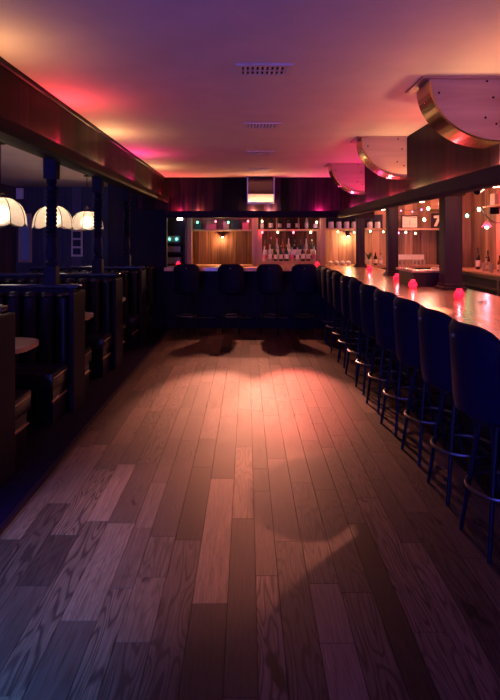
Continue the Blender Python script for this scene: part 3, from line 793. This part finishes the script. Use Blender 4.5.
# red pendant
t = thing('pendant_lamp', 'small red pendant lamp glowing over the right back counter', 'lamp', (4.3, 10.4, 1.78))
MB().lathe([(.02, .10), (.05, .06), (.09, 0)], n=16, cap1=False).build('lamp_shade', M['redglass'], t, True)
MB().ball((0, 0, .0), .035, 12, 8).build('bulb', EM['white'], t, True)
MB().tube([(0, 0, .1), (0, 0, H-1.78)], .004, 5).build('cord', M['cord'], t)
point((4.3, 10.4, 1.70), (1, .12, .2), 7, .03, 'pendant_light')
# coat-like dark urn at far right
t = thing('beverage_urn', 'dark round urn at the right end of the back counter', 'urn', (4.3, 9.3, 1.0))
MB().lathe([(.09, 0), (.10, .03), (.13, .12), (.15, .28), (.14, .42), (.10, .50), (.04, .53)], n=20).build('body', M['black'], t, True)
MB().lathe([(.03, .53), (.04, .55), (.01, .58)], n=12).build('lid_knob', M['blackmetal'], t, True)
MB().tube([(-.13, 0, .08), (-.19, 0, .08), (-.19, 0, .05)], .012, 8).build('tap', M['chrome'], t, True)

# puck lamps under the soffit, over the bar
for x, y, lb in ((2.10, 3.55, 'puck lamp under the right soffit nearest the camera'), (2.1, 4.9, 'puck lamp under the soffit beside the nearest column'), (2.1, 7.0, 'puck lamp under the soffit between nearest and middle columns'), (2.1, 9.0, 'puck lamp under the soffit beyond the middle column')):
    z = 1.95+.13*(x-1.64)/.56-.02
    t = thing('puck_lamp', lb, 'lamp', (x, y, z), 0, 'puck lamps under the right soffit')
    MB().lathe([(.05, 0), (.05, .012)], (0, 0, -.012), n=18).build('housing', M['steel'], t, True)
    MB().lathe([(.038, -.016), (.038, -.012)], n=16).build('lens', EM['puck'], t, True)
    point((x, y, z-.05), (1, .36, .23), 18, .025, 'puck_light')

t = thing('added_spotlight', 'small added lamp clipped under the right soffit before the nearest column', 'lamp', (1.9, 4.75, 1.99))  # lamp added to throw the crisp stool shadow on the floor
MB().tube([(.03, .03, .01), (-.03, -.03, -.02)], .028, 12).build('can', M['blackmetal'], t, True)
point((1.85, 4.70, 1.955), (1, .36, .24), 520, .015, 'added_spot_light', 38, (-1.75, -1.15, -1.95))
# ------------------------------------------------------------------ cove lights in the ledges
COL = {'yellow': (1, .52, .20), 'red': (1, .06, .08), 'magenta': (1, .04, .22), 'orange': (1, .30, .12), 'pink': (1, .15, .2)}
def cove_light(x, y, z, c, p):
    point((x, y, z), COL[c], p*1.5, .02, 'cove_light')
for y, c, p in ((3.0, 'yellow', 5), (4.35, 'red', 10), (5.7, 'yellow', 8), (7.15, 'magenta', 10), (8.55, 'yellow', 6), (9.6, 'red', 4)):
    cove_light(-1.362, y, 2.25, c, p)
for y, c, p in ((3.0, 'orange', 6), (3.75, 'yellow', 7), (4.85, 'red', 6), (5.75, 'yellow', 7), (6.7, 'red', 7), (7.9, 'magenta', 7), (9.2, 'magenta', 7)):
    cove_light(1.585, y, 2.03, c, p)
for x, c, p in ((-1.15, 'red', 6), (-.85, 'orange', 4), (.12, 'yellow', 8), (.40, 'yellow', 8), (1.25, 'magenta', 7)):
    cove_light(x, 9.94, 2.03, c, p)
# unseen lamps added behind the back soffit to light the floor
for x, lb in ((-.35, 'left added lamp hidden behind the back soffit'), (.1, 'middle added lamp hidden behind the back soffit'), (.55, 'right added lamp hidden behind the back soffit')):
    t = thing('added_spotlight', lb, 'lamp', (x, 10.9, 2.16), 0, 'added lamps behind the back soffit')
    MB().tube([(0, 0, 0), (0, .14, .045)], .045, 14).build('can', M['blackmetal'], t, True)
    MB().tube([(0, .1, .06), (0, .1, H-2.16)], .01, 8).build('stem', M['blackmetal'], t)
    if x == .1:
        point((x, 10.86, 2.13), (1, .32, .19), 290, .03, 'added_spot_light', 58, (0, -1, -.75)); continue
    point((x, 10.88, 2.14), (1, .32, .19), 1350, .03, 'added_spot_light', 18, (0, -1, -.37))
    point((x, 10.87, 2.14), (1, .31, .19), 280, .03, 'added_spot_light', 24, (0, -1, -.50))
point((.75, 10.88, 2.14), (1, .08, .08), 800, .02, 'added_spot_light', 13, (-.22, -4.9, -2.14))  # red spot without a fixture, added for the pink patch of floor
# warm light inside the working side of the bar
point((3.3, 10.6, 2.45), (1, .32, .20), 22, .12, 'bar_room_light')
point((2.9, 8.4, 2.5), (1, .28, .20), 15, .12, 'bar_room_light')
point((.1, 11.1, 2.3), (1, .36, .24), 6, .06, 'bar_room_light')

# cold spot added outside the front opening to turn the near floor blue
point((-2.3, -5.2, 2.75), (.07, .34, 1), 9500, .25, 'added_blue_spot', 11, (1.15, 6.9, -2.75))
# ------------------------------------------------------------------ world, camera
wd = bpy.data.worlds.new('dusk'); S.world = wd; wd.use_nodes = True
bg = wd.node_tree.nodes['Background']; bg.inputs['Color'].default_value = (.13, .13, 1.0, 1); bg.inputs['Strength'].default_value = 10
cam = bpy.data.cameras.new('camera'); co = bpy.data.objects.new('camera', cam); C.objects.link(co)
co.location = (0, 0, 1.6); co.rotation_euler = (PI/2, 0, 0)
cam.sensor_width = 36; cam.lens = 580/700*36; cam.shift_y = -113/700; cam.shift_x = 3/700
cam.clip_start = .05
S.camera = co
vs = S.view_settings; vs.view_transform = 'Standard'; vs.look = 'None'; vs.gamma = 1; vs.exposure = .5; vs.use_curve_mapping = False
